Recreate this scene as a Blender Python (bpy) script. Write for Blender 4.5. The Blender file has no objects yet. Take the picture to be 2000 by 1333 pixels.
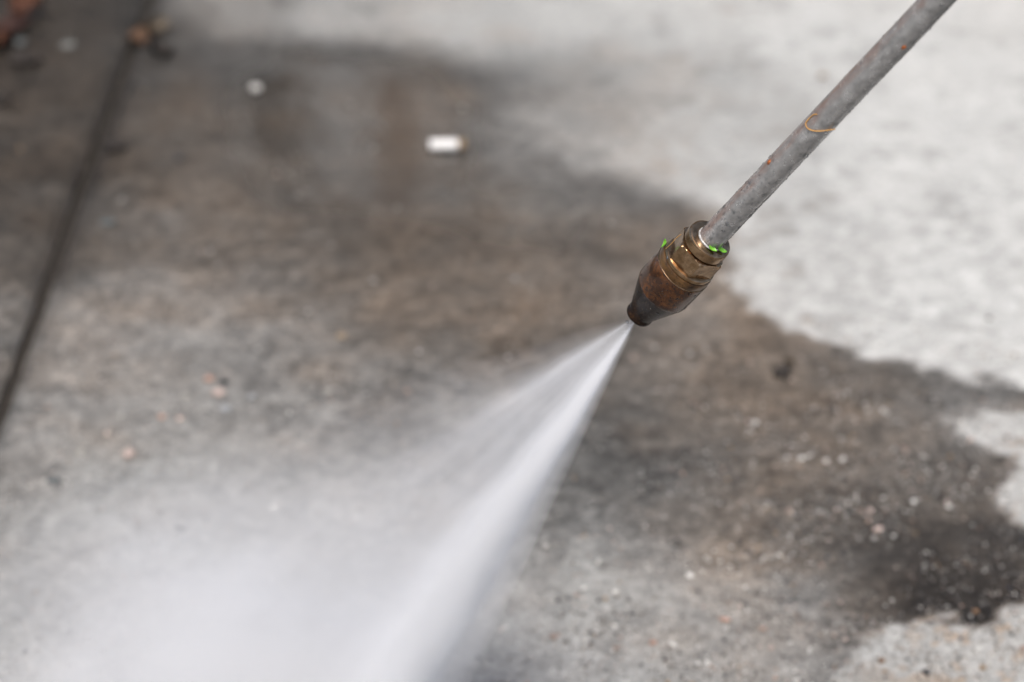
import bpy, bmesh, math, random
import numpy as np
from mathutils import Vector, Matrix

# ------------------------------------------------------------------ camera, sky, sun, exposure
CAM_H, PITCH, LENS = 0.90, math.radians(30.0), 100.0
scene = bpy.context.scene
COL = scene.collection
cam_data = bpy.data.cameras.new('camera')
cam_data.lens = LENS; cam_data.sensor_width = 36.0
cam_data.clip_start = 0.02; cam_data.clip_end = 500.0
cam_data.dof.use_dof = True
cam_data.dof.focus_distance = 1.20
cam_data.dof.aperture_fstop = 7.0
cam = bpy.data.objects.new('camera', cam_data); COL.objects.link(cam)
cam.location = (0, 0, CAM_H); cam.rotation_euler = (math.pi / 2 - PITCH, 0, 0)
scene.camera = cam

SUN_EL, SUN_AZ = math.radians(64), math.radians(188)      # azimuth clockwise from +Y (behind the photographer, a little to the left)
world = bpy.data.worlds.new('World'); scene.world = world; world.use_nodes = True
wn, wl = world.node_tree.nodes, world.node_tree.links
sky = wn.new('ShaderNodeTexSky'); sky.sky_type = 'NISHITA'; sky.sun_disc = False
sky.sun_elevation = SUN_EL; sky.sun_rotation = SUN_AZ
sky.air_density = 1.0; sky.dust_density = 4.5; sky.ozone_density = 0.6
wn['Background'].inputs['Strength'].default_value = 0.07
wl.new(sky.outputs[0], wn['Background'].inputs['Color'])
sun_data = bpy.data.lights.new('sun', 'SUN'); sun_data.energy = 1.5
sun_data.angle = math.radians(18); sun_data.color = (1.0, 0.95, 0.885)
sun = bpy.data.objects.new('sun', sun_data); COL.objects.link(sun)
sdir = Vector((math.sin(SUN_AZ) * math.cos(SUN_EL), math.cos(SUN_AZ) * math.cos(SUN_EL), math.sin(SUN_EL)))
sun.rotation_euler = sdir.to_track_quat('Z', 'Y').to_euler()
sun.location = sdir * 5

vs = scene.view_settings
scene.display_settings.display_device = 'sRGB'
vs.view_transform = 'Standard'; vs.look = 'None'; vs.exposure = 1.22; vs.gamma = 1.0; vs.use_curve_mapping = False
cy = scene.cycles
cy.use_denoising = True; cy.use_adaptive_sampling = True; cy.adaptive_threshold = 0.02
cy.max_bounces = 10; cy.diffuse_bounces = 3; cy.glossy_bounces = 3; cy.transmission_bounces = 6
cy.volume_bounces = 4; cy.transparent_max_bounces = 8
cy.volume_max_steps = 96
cy.caustics_reflective = False; cy.caustics_refractive = False

# ------------------------------------------------------------------ survey: the photograph's 2000 x 1333 raster to rays and ground points
Fv = Vector((0, math.cos(PITCH), -math.sin(PITCH))); Uv = Vector((0, math.sin(PITCH), math.cos(PITCH))); Rv = Vector((1, 0, 0))
CAM = Vector((0, 0, CAM_H)); K = 36.0 / LENS / 2000.0
def ray(u, v):
    return Fv + Rv * ((u - 1000) * K) - Uv * ((v - 666.5) * K)
def on_ground(u, v, z=0.0):
    d = ray(u, v); t = (CAM_H - z) / -d.z
    return CAM + d * t
def mm_px(u, v):
    d = ray(u, v); return (CAM_H / -d.z) * K            # metres per raster step on the ground
def project(p):
    q = p - CAM; z = q.dot(Fv)
    return 1000 + q.dot(Rv) / z / K, 666.5 - q.dot(Uv) / z / K

# ------------------------------------------------------------------ helpers
def srgb(g):
    g = g / 255.0
    return g / 12.92 if g <= 0.04045 else ((g + 0.055) / 1.055) ** 2.4
def tag(o, label=None, cat=None, group=None, kind=None):
    if label: o['label'] = label
    if cat: o['category'] = cat
    if group: o['group'] = group
    if kind: o['kind'] = kind
    return o
def link(name, me, mat=None, parent=None):
    o = bpy.data.objects.new(name, me); COL.objects.link(o)
    if mat is not None: me.materials.append(mat)
    if parent is not None: o.parent = parent
    return o
def smooth(me, angle=None):
    me.polygons.foreach_set('use_smooth', [True] * len(me.polygons))
    if angle: me.set_sharp_from_angle(angle=math.radians(angle))
    me.update()
def mesh_py(name, V, F):
    me = bpy.data.meshes.new(name); me.from_pydata([tuple(v) for v in V], [], F); me.update()
    return me

def _hash(i, j, seed):
    h = (i.astype(np.int64) * 374761393 + j.astype(np.int64) * 668265263 + seed * 1442695041) & 0xFFFFFFFF
    h = ((h ^ (h >> 13)) * 1274126177) & 0xFFFFFFFF
    h = h ^ (h >> 16)
    return (h & 0xFFFF) / 65535.0
def vnoise(x, y, seed=0):
    xi, yi = np.floor(x), np.floor(y); fx, fy = x - xi, y - yi
    fx = fx * fx * fx * (fx * (fx * 6 - 15) + 10); fy = fy * fy * fy * (fy * (fy * 6 - 15) + 10)
    a, b = _hash(xi, yi, seed), _hash(xi + 1, yi, seed)
    c, d = _hash(xi, yi + 1, seed), _hash(xi + 1, yi + 1, seed)
    return (a * (1 - fx) + b * fx) * (1 - fy) + (c * (1 - fx) + d * fx) * fy
def fbm(x, y, scale, octaves=4, seed=0, gain=0.5):
    v, a, t = 0.0, 1.0, 0.0
    ca, sa = 0.8, 0.6
    X, Y = x / scale, y / scale
    for o in range(octaves):
        v = v + a * (vnoise(X + 17.3 * o, Y - 9.1 * o, seed + o) - 0.5); t += a
        X, Y = (X * ca - Y * sa) * 2.03, (X * sa + Y * ca) * 2.03
        a *= gain
    return v / t * 2.0                                   # about -1..1
def sstep(a, b, x):
    t = np.clip((x - a) / (b - a), 0, 1); return t * t * (3 - 2 * t)

# ------------------------------------------------------------------ materials
def new_mat(name):
    m = bpy.data.materials.new(name); m.use_nodes = True
    nt = m.node_tree; nt.nodes.clear()
    out = nt.nodes.new('ShaderNodeOutputMaterial')
    return m, nt, out
class NT:
    def __init__(s, nt): s.nt = nt; s.n = nt.nodes; s.l = nt.links
    def _in(s, node, i, v):
        if v is None: return
        if isinstance(v, bpy.types.NodeSocket): s.l.new(v, node.inputs[i])
        else: node.inputs[i].default_value = v
    def math(s, op, a, b=None, c=None, clamp=False):
        n = s.n.new('ShaderNodeMath'); n.operation = op; n.use_clamp = clamp
        s._in(n, 0, a); s._in(n, 1, b); s._in(n, 2, c); return n.outputs[0]
    def noise(s, vec, scale, detail=4, rough=0.55, dist=0.0, dim='3D'):
        n = s.n.new('ShaderNodeTexNoise'); n.noise_dimensions = dim
        s._in(n, 'Vector', vec); n.inputs['Scale'].default_value = scale; n.inputs['Detail'].default_value = detail
        n.inputs['Roughness'].default_value = rough; n.inputs['Distortion'].default_value = dist
        return n.outputs['Fac']
    def ramp(s, fac, stops, interp='LINEAR'):
        n = s.n.new('ShaderNodeValToRGB'); n.color_ramp.interpolation = interp
        e = n.color_ramp.elements
        while len(e) < len(stops): e.new(0.5)
        for k, (p, c) in enumerate(stops):
            e[k].position = p; e[k].color = (c, c, c, 1) if isinstance(c, (int, float)) else (*c, 1)
        s._in(n, 0, fac); return n.outputs[0]
    def mix(s, fac, a, b, blend='MIX'):
        n = s.n.new('ShaderNodeMix'); n.data_type = 'RGBA'; n.blend_type = blend
        s._in(n, 0, fac)
        for i, v in ((6, a), (7, b)):
            if isinstance(v, (tuple, list)): v = (*v, 1) if len(v) == 3 else v
            s._in(n, i, v)
        return n.outputs[2]
    def coord(s, which='Object'): return s.n.new('ShaderNodeTexCoord').outputs[which]
    def attr(s, name):
        n = s.n.new('ShaderNodeAttribute'); n.attribute_name = name; return n
    def bsdf(s, out, **kw):
        b = s.n.new('ShaderNodeBsdfPrincipled')
        for k, v in kw.items():
            k = k.replace('_', ' ')
            if isinstance(v, tuple) and len(v) == 3: v = (*v, 1)
            s._in(b, k, v)
        s.l.new(b.outputs[0], out.inputs['Surface']); return b
    def bump(s, h, strength=0.3, dist=0.001):
        n = s.n.new('ShaderNodeBump'); n.inputs['Strength'].default_value = strength; n.inputs['Distance'].default_value = dist
        s._in(n, 'Height', h); return n.outputs[0]

# concrete: attributes give where it is wet and how the surface is stained; everything else is grain
def make_concrete():
    m, nt, out = new_mat('concrete'); g = NT(nt)
    geo = g.n.new('ShaderNodeNewGeometry').outputs['Position']
    alb = g.attr('albedo').outputs['Fac']; wet = g.attr('wet').outputs['Fac']; pud = g.attr('puddle').outputs['Fac']; warm = g.attr('warm').outputs['Fac']
    base = g.n.new('ShaderNodeCombineColor')
    for i in range(3): g._in(base, i, alb)
    n1 = g.noise(geo, 300, 3, 0.62); n2 = g.noise(geo, 1100, 2, 0.6); n3 = g.noise(geo, 95, 4, 0.62)
    n4 = g.noise(geo, 150, 3, 0.6)
    grain = g.math('ADD', g.math('ADD', g.math('MULTIPLY', n1, 0.42), g.math('MULTIPLY', n4, 0.36)), g.math('MULTIPLY', n3, 0.22))
    gr = g.ramp(grain, [(0.33, 0.32), (0.43, 0.72), (0.50, 1.0), (0.58, 1.38), (0.66, 2.0)])
    amp = g.math('SUBTRACT', g.math('ADD', 0.36, g.math('MULTIPLY', wet, 0.62)), g.math('MULTIPLY', pud, 0.45))
    c = g.mix(amp, base.outputs[0], g.mix(1.0, base.outputs[0], gr, 'MULTIPLY'))
    tint = g.ramp(warm, [(0.0, (0.985, 1.0, 0.972)), (0.35, (1.03, 1.0, 0.94)), (0.7, (1.15, 0.985, 0.82)), (1.0, (1.26, 0.965, 0.71))])
    c = g.mix(1.0, c, tint, 'MULTIPLY')
    rough = g.ramp(wet, [(0, 0.92), (0.5, 0.66), (1, 0.42)])
    rough = g.math('SUBTRACT', rough, g.math('MULTIPLY', pud, 0.33))
    spec = g.math('ADD', g.math('ADD', 0.22, g.math('MULTIPLY', wet, 0.16)), g.math('MULTIPLY', pud, 0.35))
    hgt = g.math('ADD', g.math('MULTIPLY', n1, 0.6), g.math('MULTIPLY', n2, 0.4))
    bn = g.n.new('ShaderNodeBump'); bn.inputs['Distance'].default_value = 0.0012
    g._in(bn, 'Strength', g.math('SUBTRACT', 0.75, g.math('MULTIPLY', pud, 0.71))); g._in(bn, 'Height', hgt)
    g.bsdf(out, Base_Color=c, Roughness=rough, Specular_IOR_Level=spec, Normal=bn.outputs[0])
    return m
M = {}
M['concrete'] = make_concrete()

def grainy(name, col, col2, scale=300, rough=0.6, spec=0.4, bump=0.3):
    m, nt, out = new_mat(name); g = NT(nt); co = g.coord()
    n = g.noise(co, scale, 4, 0.6)
    c = g.mix(g.ramp(n, [(0.35, 0.0), (0.65, 1.0)]), col, col2)
    g.bsdf(out, Base_Color=c, Roughness=rough, Specular_IOR_Level=spec, Normal=g.bump(n, bump, 0.0008))
    return m
M['dirt'] = grainy('joint_dirt', (0.010, 0.008, 0.006), (0.026, 0.021, 0.016), 180, 0.9)

# ------------------------------------------------------------------ the ground: soil sheet, and concrete slabs with an open joint between them
me = mesh_py('ground', [(-200, -200, -0.0055), (200, -200, -0.0055), (200, 200, -0.0055), (-200, 200, -0.0055)], [(0, 1, 2, 3)])
ground = link('ground', me, M['dirt']); tag(ground, 'dark dirt bed under the concrete slabs', 'ground', kind='structure')

def poly_px(pts): return np.array([on_ground(u, v)[:2] for u, v in pts])
DRY = [poly_px(p) for p in (
    [(315, -330), (300, 25), (360, 66), (450, 88), (600, 84), (740, 94), (850, 110), (930, 138), (1000, 163), (985, 215), (965, 250), (1040, 288), (1120, 318),
     (1180, 335), (1230, 368), (1320, 393), (1390, 440), (1425, 500), (1420, 570), (1480, 612), (1530, 655), (1600, 682), (1690, 690), (1760, 715), (1810, 742),
     (1900, 736), (2100, 745), (2600, 700), (2900, -330)],
    [(1845, 812), (1935, 790), (2010, 800), (2400, 820), (2400, 1080), (2060, 1090), (2000, 1040), (1960, 1010), (1935, 985), (1950, 940), (1970, 900), (1930, 875), (1865, 845)],
    [(1610, 1345), (1650, 1290), (1700, 1255), (1735, 1222), (1800, 1222), (1900, 1225), (1960, 1195), (2000, 1165), (2400, 1150), (2400, 1700), (1610, 1700)])]
PUDDLE = poly_px([(380, 95), (600, 90), (850, 118), (960, 170), (960, 250), (1060, 320), (1180, 400), (1100, 520), (900, 470), (700, 430), (480, 400), (400, 250)])
WETPTS = [(40, 60, 54),(60, 200, 65),(40, 330, 70),(150, 200, 68),(60, 500, 79),(30, 650, 124),(400, 150, 86),(300, 300, 86),(500, 300, 91),(620, 200, 89),(760, 200, 93),(900, 200, 96),(700, 300, 94),(850, 400, 91),(600, 430, 89),(400, 420, 102),(250, 450, 98),(500, 520, 104),(300, 600, 136),(150, 700, 149),(750, 550, 96),(950, 470, 91),(1000, 560, 101),(900, 650, 107),(1100, 560, 107),(1050, 380, 117),(1040, 300, 119),(1200, 430, 104),(1300, 430, 107),(1330, 560, 135),(1200, 650, 104),(1450, 650, 118),(1550, 740, 104),(1480, 800, 105),(1350, 750, 113),(1250, 800, 109),(1700, 780, 103),(1850, 780, 107),(1950, 770, 125),(1600, 900, 118),(1750, 950, 113),(1850, 900, 107),(1400, 900, 94),(1250, 900, 96),(1180, 950, 84),(1250, 1010, 85),(1350, 980, 102),(1500, 1000, 98),(1650, 1050, 68),(1750, 1120, 38),(1850, 1130, 32),(1930, 1120, 50),(1880, 1030, 94),(1800, 1180, 36),(1600, 1100, 114),(1550, 1070, 86),(1450, 1080, 127),(1350, 1100, 156),(1100, 1000, 109),(1100, 1080, 156),(1250, 1130, 180),(1400, 1180, 189),(1500, 1200, 171),(1200, 1230, 195),(1050, 1280, 193),(1350, 1280, 196),(1550, 1260, 176),(1600, 1230, 124),(1620, 1300, 95),(1500, 1310, 182),(500, 680, 132),(700, 700, 122),(800, 760, 111),(300, 760, 147),(500, 800, 149),(650, 850, 145),(250, 880, 158),(80, 900, 143),(450, 950, 158),(650, 980, 152),(850, 850, 136),(100, 1050, 158),(300, 1100, 163),(600, 1150, 158),(850, 1050, 145),(100, 1250, 168),(400, 1280, 163),(750, 1250, 158),(900, 1150, 149),(1000, 950, 116),(1000, 1200, 169)]
DRYPTS = [(1100,60,205),(700,40,172),(450,40,148),(350,20,138),(900,40,190),(1300,60,213),(1600,80,220),(1900,100,224),(1800,350,222),(1500,400,205),(1150,230,154),(1050,150,148),(1200,180,150),(1100,200,148),(1350,160,184),(1450,180,196),
 (1300,200,198),(1250,130,170),(1150,300,192),(1600,500,210),(1900,500,220),(1500,580,210),(1750,650,216),(1960,700,222),(1950,870,205),(1980,1000,208),(1850,1280,196),(1980,1280,206),(1750,1300,190)]
WARMPTS = [(1400,1290,.2),(1250,1300,.15),(1550,1210,.35),(1050,1250,.15),(150,800,.4),(250,620,.55),(100,100,.75),(300,300,.75),(600,250,.6),(770,220,.95),(500,450,.75),(800,450,.8),(1000,480,.85),(900,600,.85),(1250,600,.7),(1500,720,.9),(1600,800,.75),(1350,800,.85),(1250,950,.2),
 (1180,1000,.1),(1750,950,.45),(1850,1130,.8),(1450,1050,.85),(1400,1130,.8),(1200,1230,.35),(300,700,.3),(600,700,.5),(300,950,.15),(500,800,.25),(800,800,.4),(1100,350,.4),(1050,300,.2),(300,500,.65),(350,40,.4),(500,30,.2),(700,40,.1),(1000,60,.1),(1700,300,.05),(1700,600,.05)]
LIGHT_GAIN = 1.62                                        # what a unit of albedo renders to in this light: fixes the surface colours
def inside_dist(P, x, y):
    d2 = np.full(x.shape, 1e9); ins = np.zeros(x.shape, bool)
    n = len(P)
    for i in range(n):
        ax, ay = P[i]; bx, by = P[(i + 1) % n]
        ex, ey = bx - ax, by - ay
        t = np.clip(((x - ax) * ex + (y - ay) * ey) / (ex * ex + ey * ey), 0, 1)
        d2 = np.minimum(d2, (x - ax - t * ex) ** 2 + (y - ay - t * ey) ** 2)
        c = (ay > y) != (by > y)
        ins ^= c & (x < ex * (y - ay) / (ey if abs(ey) > 1e-12 else 1e-12) + ax)
    d = np.sqrt(d2); return np.where(ins, d, -d)
def scatter_map(pts, x, y, sx=0.036, sy=0.062):
    num = np.zeros(x.shape); den = np.zeros(x.shape)
    for u, v, val in pts:
        p = on_ground(u, v); q = ((x - p.x) / sx) ** 2 + ((y - p.y) / sy) ** 2
        w = np.exp(-np.minimum(q, 60)) + 2e-4 / (1 + q)
        num += w * val; den += w
    return num / den
def surface_fields(x, y):
    wx = x + 0.010 * fbm(x, y, 0.05, 4, 11) ; wy = y + 0.020 * fbm(x, y, 0.05, 4, 12)
    dry = np.zeros(x.shape); fe = 0.008 + 0.040 * sstep(1.55, 2.0, y)         # damp edges soak further where the wet has stood longest
    for P in DRY:
        d = inside_dist(P, wx, wy)
        dry = np.maximum(dry, sstep(-0.35, 1.0, (d + 0.016 * fbm(x * .8, y, 0.02, 4, 5, .65)) / fe))
    far = sstep(0.55, 1.2, np.hypot(x, (y - 1.62) * 0.75))      # beyond the hosed area the paving is dry again
    dry = np.maximum(dry, far)
    gw = scatter_map(WETPTS, wx, wy); gd = scatter_map(DRYPTS, wx, wy)
    lin = lambda g: np.where(g <= 10, g / 3294.6, ((g / 255 + 0.055) / 1.055) ** 2.4)
    calm = 1 - 0.55 * sstep(125, 165, gw)                # the paler, merely damp concrete is evener
    gw = gw * (1 + calm * 0.17 * fbm(x * .7, y, 0.035, 5, 21, 0.7) + (0.5 + 0.5 * calm) * 0.27 * fbm(x, y, 0.0085, 3, 22, .65) * (0.45 + 0.55 * sstep(2.0, 1.5, y)))
    gw = gw - calm * 15 * sstep(.12, .5, fbm(x * .55, y, 0.05, 4, 24, .6)) + calm * 9 * sstep(.15, .5, fbm(x * .6, y, 0.03, 4, 25, .6))
    gd = gd * (1 + 0.05 * fbm(x, y, 0.03, 5, 31, 0.62)) - 24 * sstep(0.15, 0.6, fbm(x * .8, y, 0.024, 4, 33, .6)) - 30 * np.clip(fbm(x, y, 0.009, 3, 34, .65), -.5, .6) * sstep(2.1, 1.6, y)
    gw = gw * 0.95; gd = gd * 0.945
    a = lin(gw) / LIGHT_GAIN * (1 - dry) + lin(gd) / LIGHT_GAIN * dry
    wet = (1 - dry) * np.clip((168 - gw) / 60, 0.15, 1)
    pud = sstep(-0.02, 0.04, inside_dist(PUDDLE, wx, wy)) * (1 - dry) * sstep(-0.45, 0.0, fbm(x, y, 0.12, 3, 44) + 0.25)
    a = a * (1 - 0.30 * pud)                             # albedo lowered under the puddle to offset the brightness its reflection adds
    warm = np.clip(scatter_map(WARMPTS, x, y, 0.05, 0.09) * (1 - 0.7 * far) + 0.28 * fbm(x, y, 0.04, 4, 51), 0, 1) * (1 - 0.85 * dry * (gd > 180))
    z = 0.0009 * fbm(x, y, 0.030, 5, 61, 0.6) * (1 - 0.85 * pud) - 0.0010 * pud
    return np.clip(a, 0.012, 0.75), wet, pud, warm, z

JT = math.atan(0.0337); J0 = (-0.311, 1.476)             # the joint runs nearly straight away from the camera
def slab(name, s_axis, t_axis, side):
    S, T = np.meshgrid(s_axis, t_axis)
    edge = 0.0010 * fbm(T, T * 0 + side * 3.1, 0.03, 4, 71)       # worn, slightly chipped arris
    e = np.abs(S - (s_axis[0] if side > 0 else s_axis[-1]))
    S2 = S + edge * np.exp(-e / 0.02)
    x = J0[0] + S2 * math.cos(JT) + T * math.sin(JT); y = J0[1] - S2 * math.sin(JT) + T * math.cos(JT)
    a, wet, pud, warm, z = surface_fields(x, y)
    z = z - 0.0035 * np.exp(-(e / 0.004) ** 2) * (1 + 0.5 * fbm(x, y, 0.02, 3, 81)) + (0.0015 if side < 0 else 0.0)
    a = a * (1 - 0.34 * np.exp(-(e / 0.011) ** 2))                # grime gathered along the joint
    ny, nx = S.shape
    V = np.stack([x.ravel(), y.ravel(), z.ravel()], 1)
    idx = np.arange(nx * ny).reshape(ny, nx)
    F = np.stack([idx[:-1, :-1].ravel(), idx[:-1, 1:].ravel(), idx[1:, 1:].ravel(), idx[1:, :-1].ravel()], 1)
    loop = np.concatenate([idx[0, :], idx[1:, -1], idx[-1, ::-1][1:], idx[::-1, 0][1:-1]])
    low = V[loop].copy(); low[:, 2] = -0.05
    b0 = len(V); n = len(loop); k = np.arange(n); k2 = (k + 1) % n
    skirt = np.stack([loop[k2], loop[k], b0 + k, b0 + k2], 1)
    V = np.concatenate([V, low]); F = np.concatenate([F, skirt])
    me = bpy.data.meshes.new(name)
    me.vertices.add(len(V)); me.vertices.foreach_set('co', V.ravel())
    me.loops.add(F.size); me.loops.foreach_set('vertex_index', F.ravel().astype(np.int32))
    me.polygons.add(len(F)); me.polygons.foreach_set('loop_start', np.arange(0, F.size, 4, dtype=np.int32))
    me.update(calc_edges=True)
    for nm, f in (('albedo', a), ('wet', wet), ('puddle', pud), ('warm', warm)):
        at = me.attributes.new(nm, 'FLOAT', 'POINT')
        full = np.concatenate([f.ravel(), f.ravel()[loop]]).astype(np.float32)
        at.data.foreach_set('value', full)
    smooth(me, 50)
    return link(name, me, M['concrete'], ground)
def axis(*segs):
    out = []
    for a, b, st in segs: out += list(np.arange(a, b - 1e-9, st))
    return np.array(out + [segs[-1][1]])
HALF = 0.0040
t_ax = axis((-3.0, -0.75, 0.15), (-0.75, -0.45, 0.01), (-0.45, 0.75, 0.0026), (0.75, 1.05, 0.01), (1.05, 3.0, 0.15))
s_right = axis((HALF, 0.05, 0.0012), (0.05, 0.80, 0.0026), (0.80, 1.2, 0.012), (1.2, 4.0, 0.15))
s_left = axis((-4.0, -0.5, 0.15), (-0.5, -0.22, 0.012), (-0.22, -0.03, 0.0026), (-0.03, -HALF, 0.0012))
slab('concrete_slab', s_right, t_ax, 1)
slab('concrete_slab', s_left, t_ax, -1)
coarse = axis((-3.0, 3.0, 0.15))
for (ds, dt) in ((0, 6.012), (0, -6.012)):               # the paving carries on in front and behind
    slab('concrete_slab', axis((HALF, 4.0, 0.15)), coarse + dt, 1)
    slab('concrete_slab', axis((-4.0, -HALF, 0.15)), coarse + dt, -1)

# ------------------------------------------------------------------ the boarded wall across the yard, out of the picture but mirrored in the standing water
WALL_Y = 6.4
def mirror_x(u, v=250):
    p = on_ground(u, v); d = ray(u, v); return p.x + d.x / d.y * (WALL_Y - p.y)
M['board'] = grainy('weathered_board', (0.10, 0.080, 0.064), (0.15, 0.120, 0.098), 9, 0.8)
M['brown_board'] = grainy('brown_board', (0.16, 0.080, 0.038), (0.22, 0.115, 0.055), 9, 0.8)
M['pale_post'] = grainy('pale_post', (0.70, 0.71, 0.71), (0.78, 0.78, 0.78), 9, 0.8)
wall = bpy.data.objects.new('boarded_wall', None); COL.objects.link(wall); wall.location = (0, WALL_Y, 0)
tag(wall, 'brown boarded wall with pale posts, showing only as upright streaks mirrored in the wet slab', 'wall')
def box_part(name, x0, x1, y0, y1, z0, z1, mat):
    V = [(x, y, z) for x in (x0, x1) for y in (y0, y1) for z in (z0, z1)]
    F = [(0, 1, 3, 2), (4, 6, 7, 5), (0, 4, 5, 1), (2, 3, 7, 6), (0, 2, 6, 4), (1, 5, 7, 3)]
    return link(name, mesh_py(name, V, F), mat, wall)
rb = random.Random(3); xb = -3.2; kb = 0
brown = (mirror_x(715), mirror_x(835))
while xb < 3.2:
    wb = .118
    box_part('board', xb, xb + wb, 0, .03 + rb.uniform(0, .006), 0, 5.2, M['brown_board'] if brown[0] < xb + wb / 2 < brown[1] else M['board']); xb += wb + .006
for u, w in ((400, .05), (676, .16), (852, .10), (1045, .14), (1300, .05)):
    box_part('post', mirror_x(u) - w / 2, mirror_x(u) + w / 2, -.05, -.002, 0, 5.2, M['pale_post'])

# ------------------------------------------------------------------ loose sand and grit on the slabs
rng = np.random.default_rng(7)
ICO = bmesh.new(); bmesh.ops.create_icosphere(ICO, subdivisions=1, radius=1.0)
IV = np.array([v.co[:] for v in ICO.verts]); IF = np.array([[v.index for v in f.verts] for f in ICO.faces]); ICO.free()
def grit_mat():
    m, nt, out = new_mat('grit'); g = NT(nt)
    c = g.attr('tone').outputs['Color']
    g.bsdf(out, Base_Color=c, Roughness=0.32, Specular_IOR_Level=0.5)
    return m
M['grit'] = grit_mat()
def build_grit(n):
    pal = [((0.27, 0.26, 0.245), .38), ((0.54, 0.53, 0.50), .13), ((0.16, 0.145, 0.13), .2), ((0.30, 0.22, 0.18), .05), ((0.025, 0.025, 0.03), .16), ((0.22, 0.15, 0.085), .03), ((0.44, 0.36, 0.32), .04)]
    pw = np.array([p[1] for p in pal]); pw /= pw.sum(); pc = np.array([p[0] for p in pal])
    N = n * 4
    u, v = rng.uniform(-150, 2150, N), rng.uniform(-100, 1450, N)
    # grit lies thickest towards the near right of the wet patch and thins out to the back
    keep = 0.08 + 0.75 * np.clip((v - 550) / 700, 0, 1) * np.where(u > 950, 1.0, 0.75)
    keep = np.where((v < 620) & (u > 1250), keep * 0.25, keep)
    keep = np.where((u > 1450) & (v > 760), 0.9, keep)
    keep = np.where((u > 930) & (u < 1650) & (v > 1030), 1.0, keep)
    keep = np.where((u > 1560) & (u < 1985) & (v > 1045) & (v < 1215), 0.4, keep)
    dy = math.cos(PITCH) - (v - 666.5) * K * math.sin(PITCH); dz = -math.sin(PITCH) - (v - 666.5) * K * math.cos(PITCH)
    t = CAM_H / -dz; x = (u - 1000) * K * t; y = dy * t
    jd = np.abs((x - J0[0]) * math.cos(JT) - (y - J0[1]) * math.sin(JT))
    clump = np.clip(0.55 + 1.1 * fbm(x, y, 0.05, 3, 141), 0.1, 1)
    ok = (rng.random(N) < keep * clump) & (jd > 0.008)
    x, y = x[ok][:n], y[ok][:n]; n = len(x)
    r = np.minimum(0.0021, 0.00038 * np.exp(rng.normal(0, 0.55, n)) + 0.0001)
    sc = np.stack([r * rng.uniform(.8, 1.4, n), r * rng.uniform(.7, 1.1, n), r * rng.uniform(.5, .8, n)], 1)
    P = IV[None] * (1 + rng.uniform(-.22, .22, (n, len(IV), 1))) * sc[:, None, :]
    an = rng.uniform(0, 6.28, n); ca, sa = np.cos(an)[:, None], np.sin(an)[:, None]
    Q = np.stack([P[..., 0] * ca - P[..., 1] * sa + x[:, None], P[..., 0] * sa + P[..., 1] * ca + y[:, None], P[..., 2] + (sc[:, 2] * .55)[:, None]], -1)
    F = (IF[None] + (np.arange(n) * len(IV))[:, None, None]).reshape(-1, 3)
    c = pc[rng.choice(len(pal), n, p=pw)] * rng.uniform(.7, 1.2, (n, 1))
    C = np.repeat(np.concatenate([c, np.ones((n, 1))], 1), len(IV), 0).astype(np.float32)
    me = mesh_py('sand_grit', Q.reshape(-1, 3), F.tolist())
    at = me.attributes.new('tone', 'FLOAT_COLOR', 'POINT'); at.data.foreach_set('color', C.ravel())
    smooth(me)
    return me
grit = link('sand_grit', build_grit(30000), M['grit'])
tag(grit, 'scattered sand grains and grit strewn over the wet concrete', 'grit', kind='stuff')

# ------------------------------------------------------------------ single stones, leaf scraps and litter lying on the slabs
def stone_mat(name, col, rough=0.45):
    d = tuple(c * 0.62 for c in col)
    return grainy(name, d, col, 420, rough, 0.45, 0.35)
SM = {'pale': stone_mat('pale_stone', (0.34, 0.33, 0.30)), 'white': stone_mat('white_stone', (0.56, 0.55, 0.52)), 'pink': stone_mat('pink_stone', (0.46, 0.37, 0.33)),
      'salmon': stone_mat('salmon_stone', (0.40, 0.26, 0.205)), 'dark': stone_mat('dark_stone', (0.035, 0.037, 0.042), 0.35), 'slate': stone_mat('slate_stone', (0.085, 0.098, 0.10), 0.4),
      'tan': stone_mat('tan_stone', (0.30, 0.235, 0.165)), 'grey': stone_mat('grey_stone', (0.30, 0.31, 0.32)), 'slate2': stone_mat('grey_flat_stone', (0.15, 0.155, 0.145)), 'rust': stone_mat('rust_stone', (0.18, 0.10, 0.05))}
def stone(u, v, w_px, aspect, hgt, col, label, rz=0.0, seed=0, cat='pebble', name='pebble', group=None):
    p = on_ground(u, v); w = w_px * mm_px(u, v) * 0.84
    bm = bmesh.new(); bmesh.ops.create_icosphere(bm, subdivisions=3, radius=0.5)
    r = random.Random(seed * 31 + 5)
    dirs = [(Vector((r.uniform(-1, 1), r.uniform(-1, 1), r.uniform(-.6, 1))).normalized(), r.uniform(.36, .48)) for _ in range(7)]
    for q in bm.verts:
        for dd, h in dirs:                               # planes shaved off a round pebble
            e = q.co.dot(dd) - h
            if e > 0: q.co -= dd * e * 0.85
        q.co *= 1 + r.uniform(-.012, .012)
        q.co.x *= w; q.co.y *= w * aspect; q.co.z *= w * hgt
    me = bpy.data.meshes.new(name); bm.to_mesh(me); bm.free(); smooth(me)
    o = link(name, me, SM[col]); o.location = (p.x, p.y, w * hgt * 0.36); o.rotation_euler.z = rz
    tag(o, label, cat, group); return o
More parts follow.
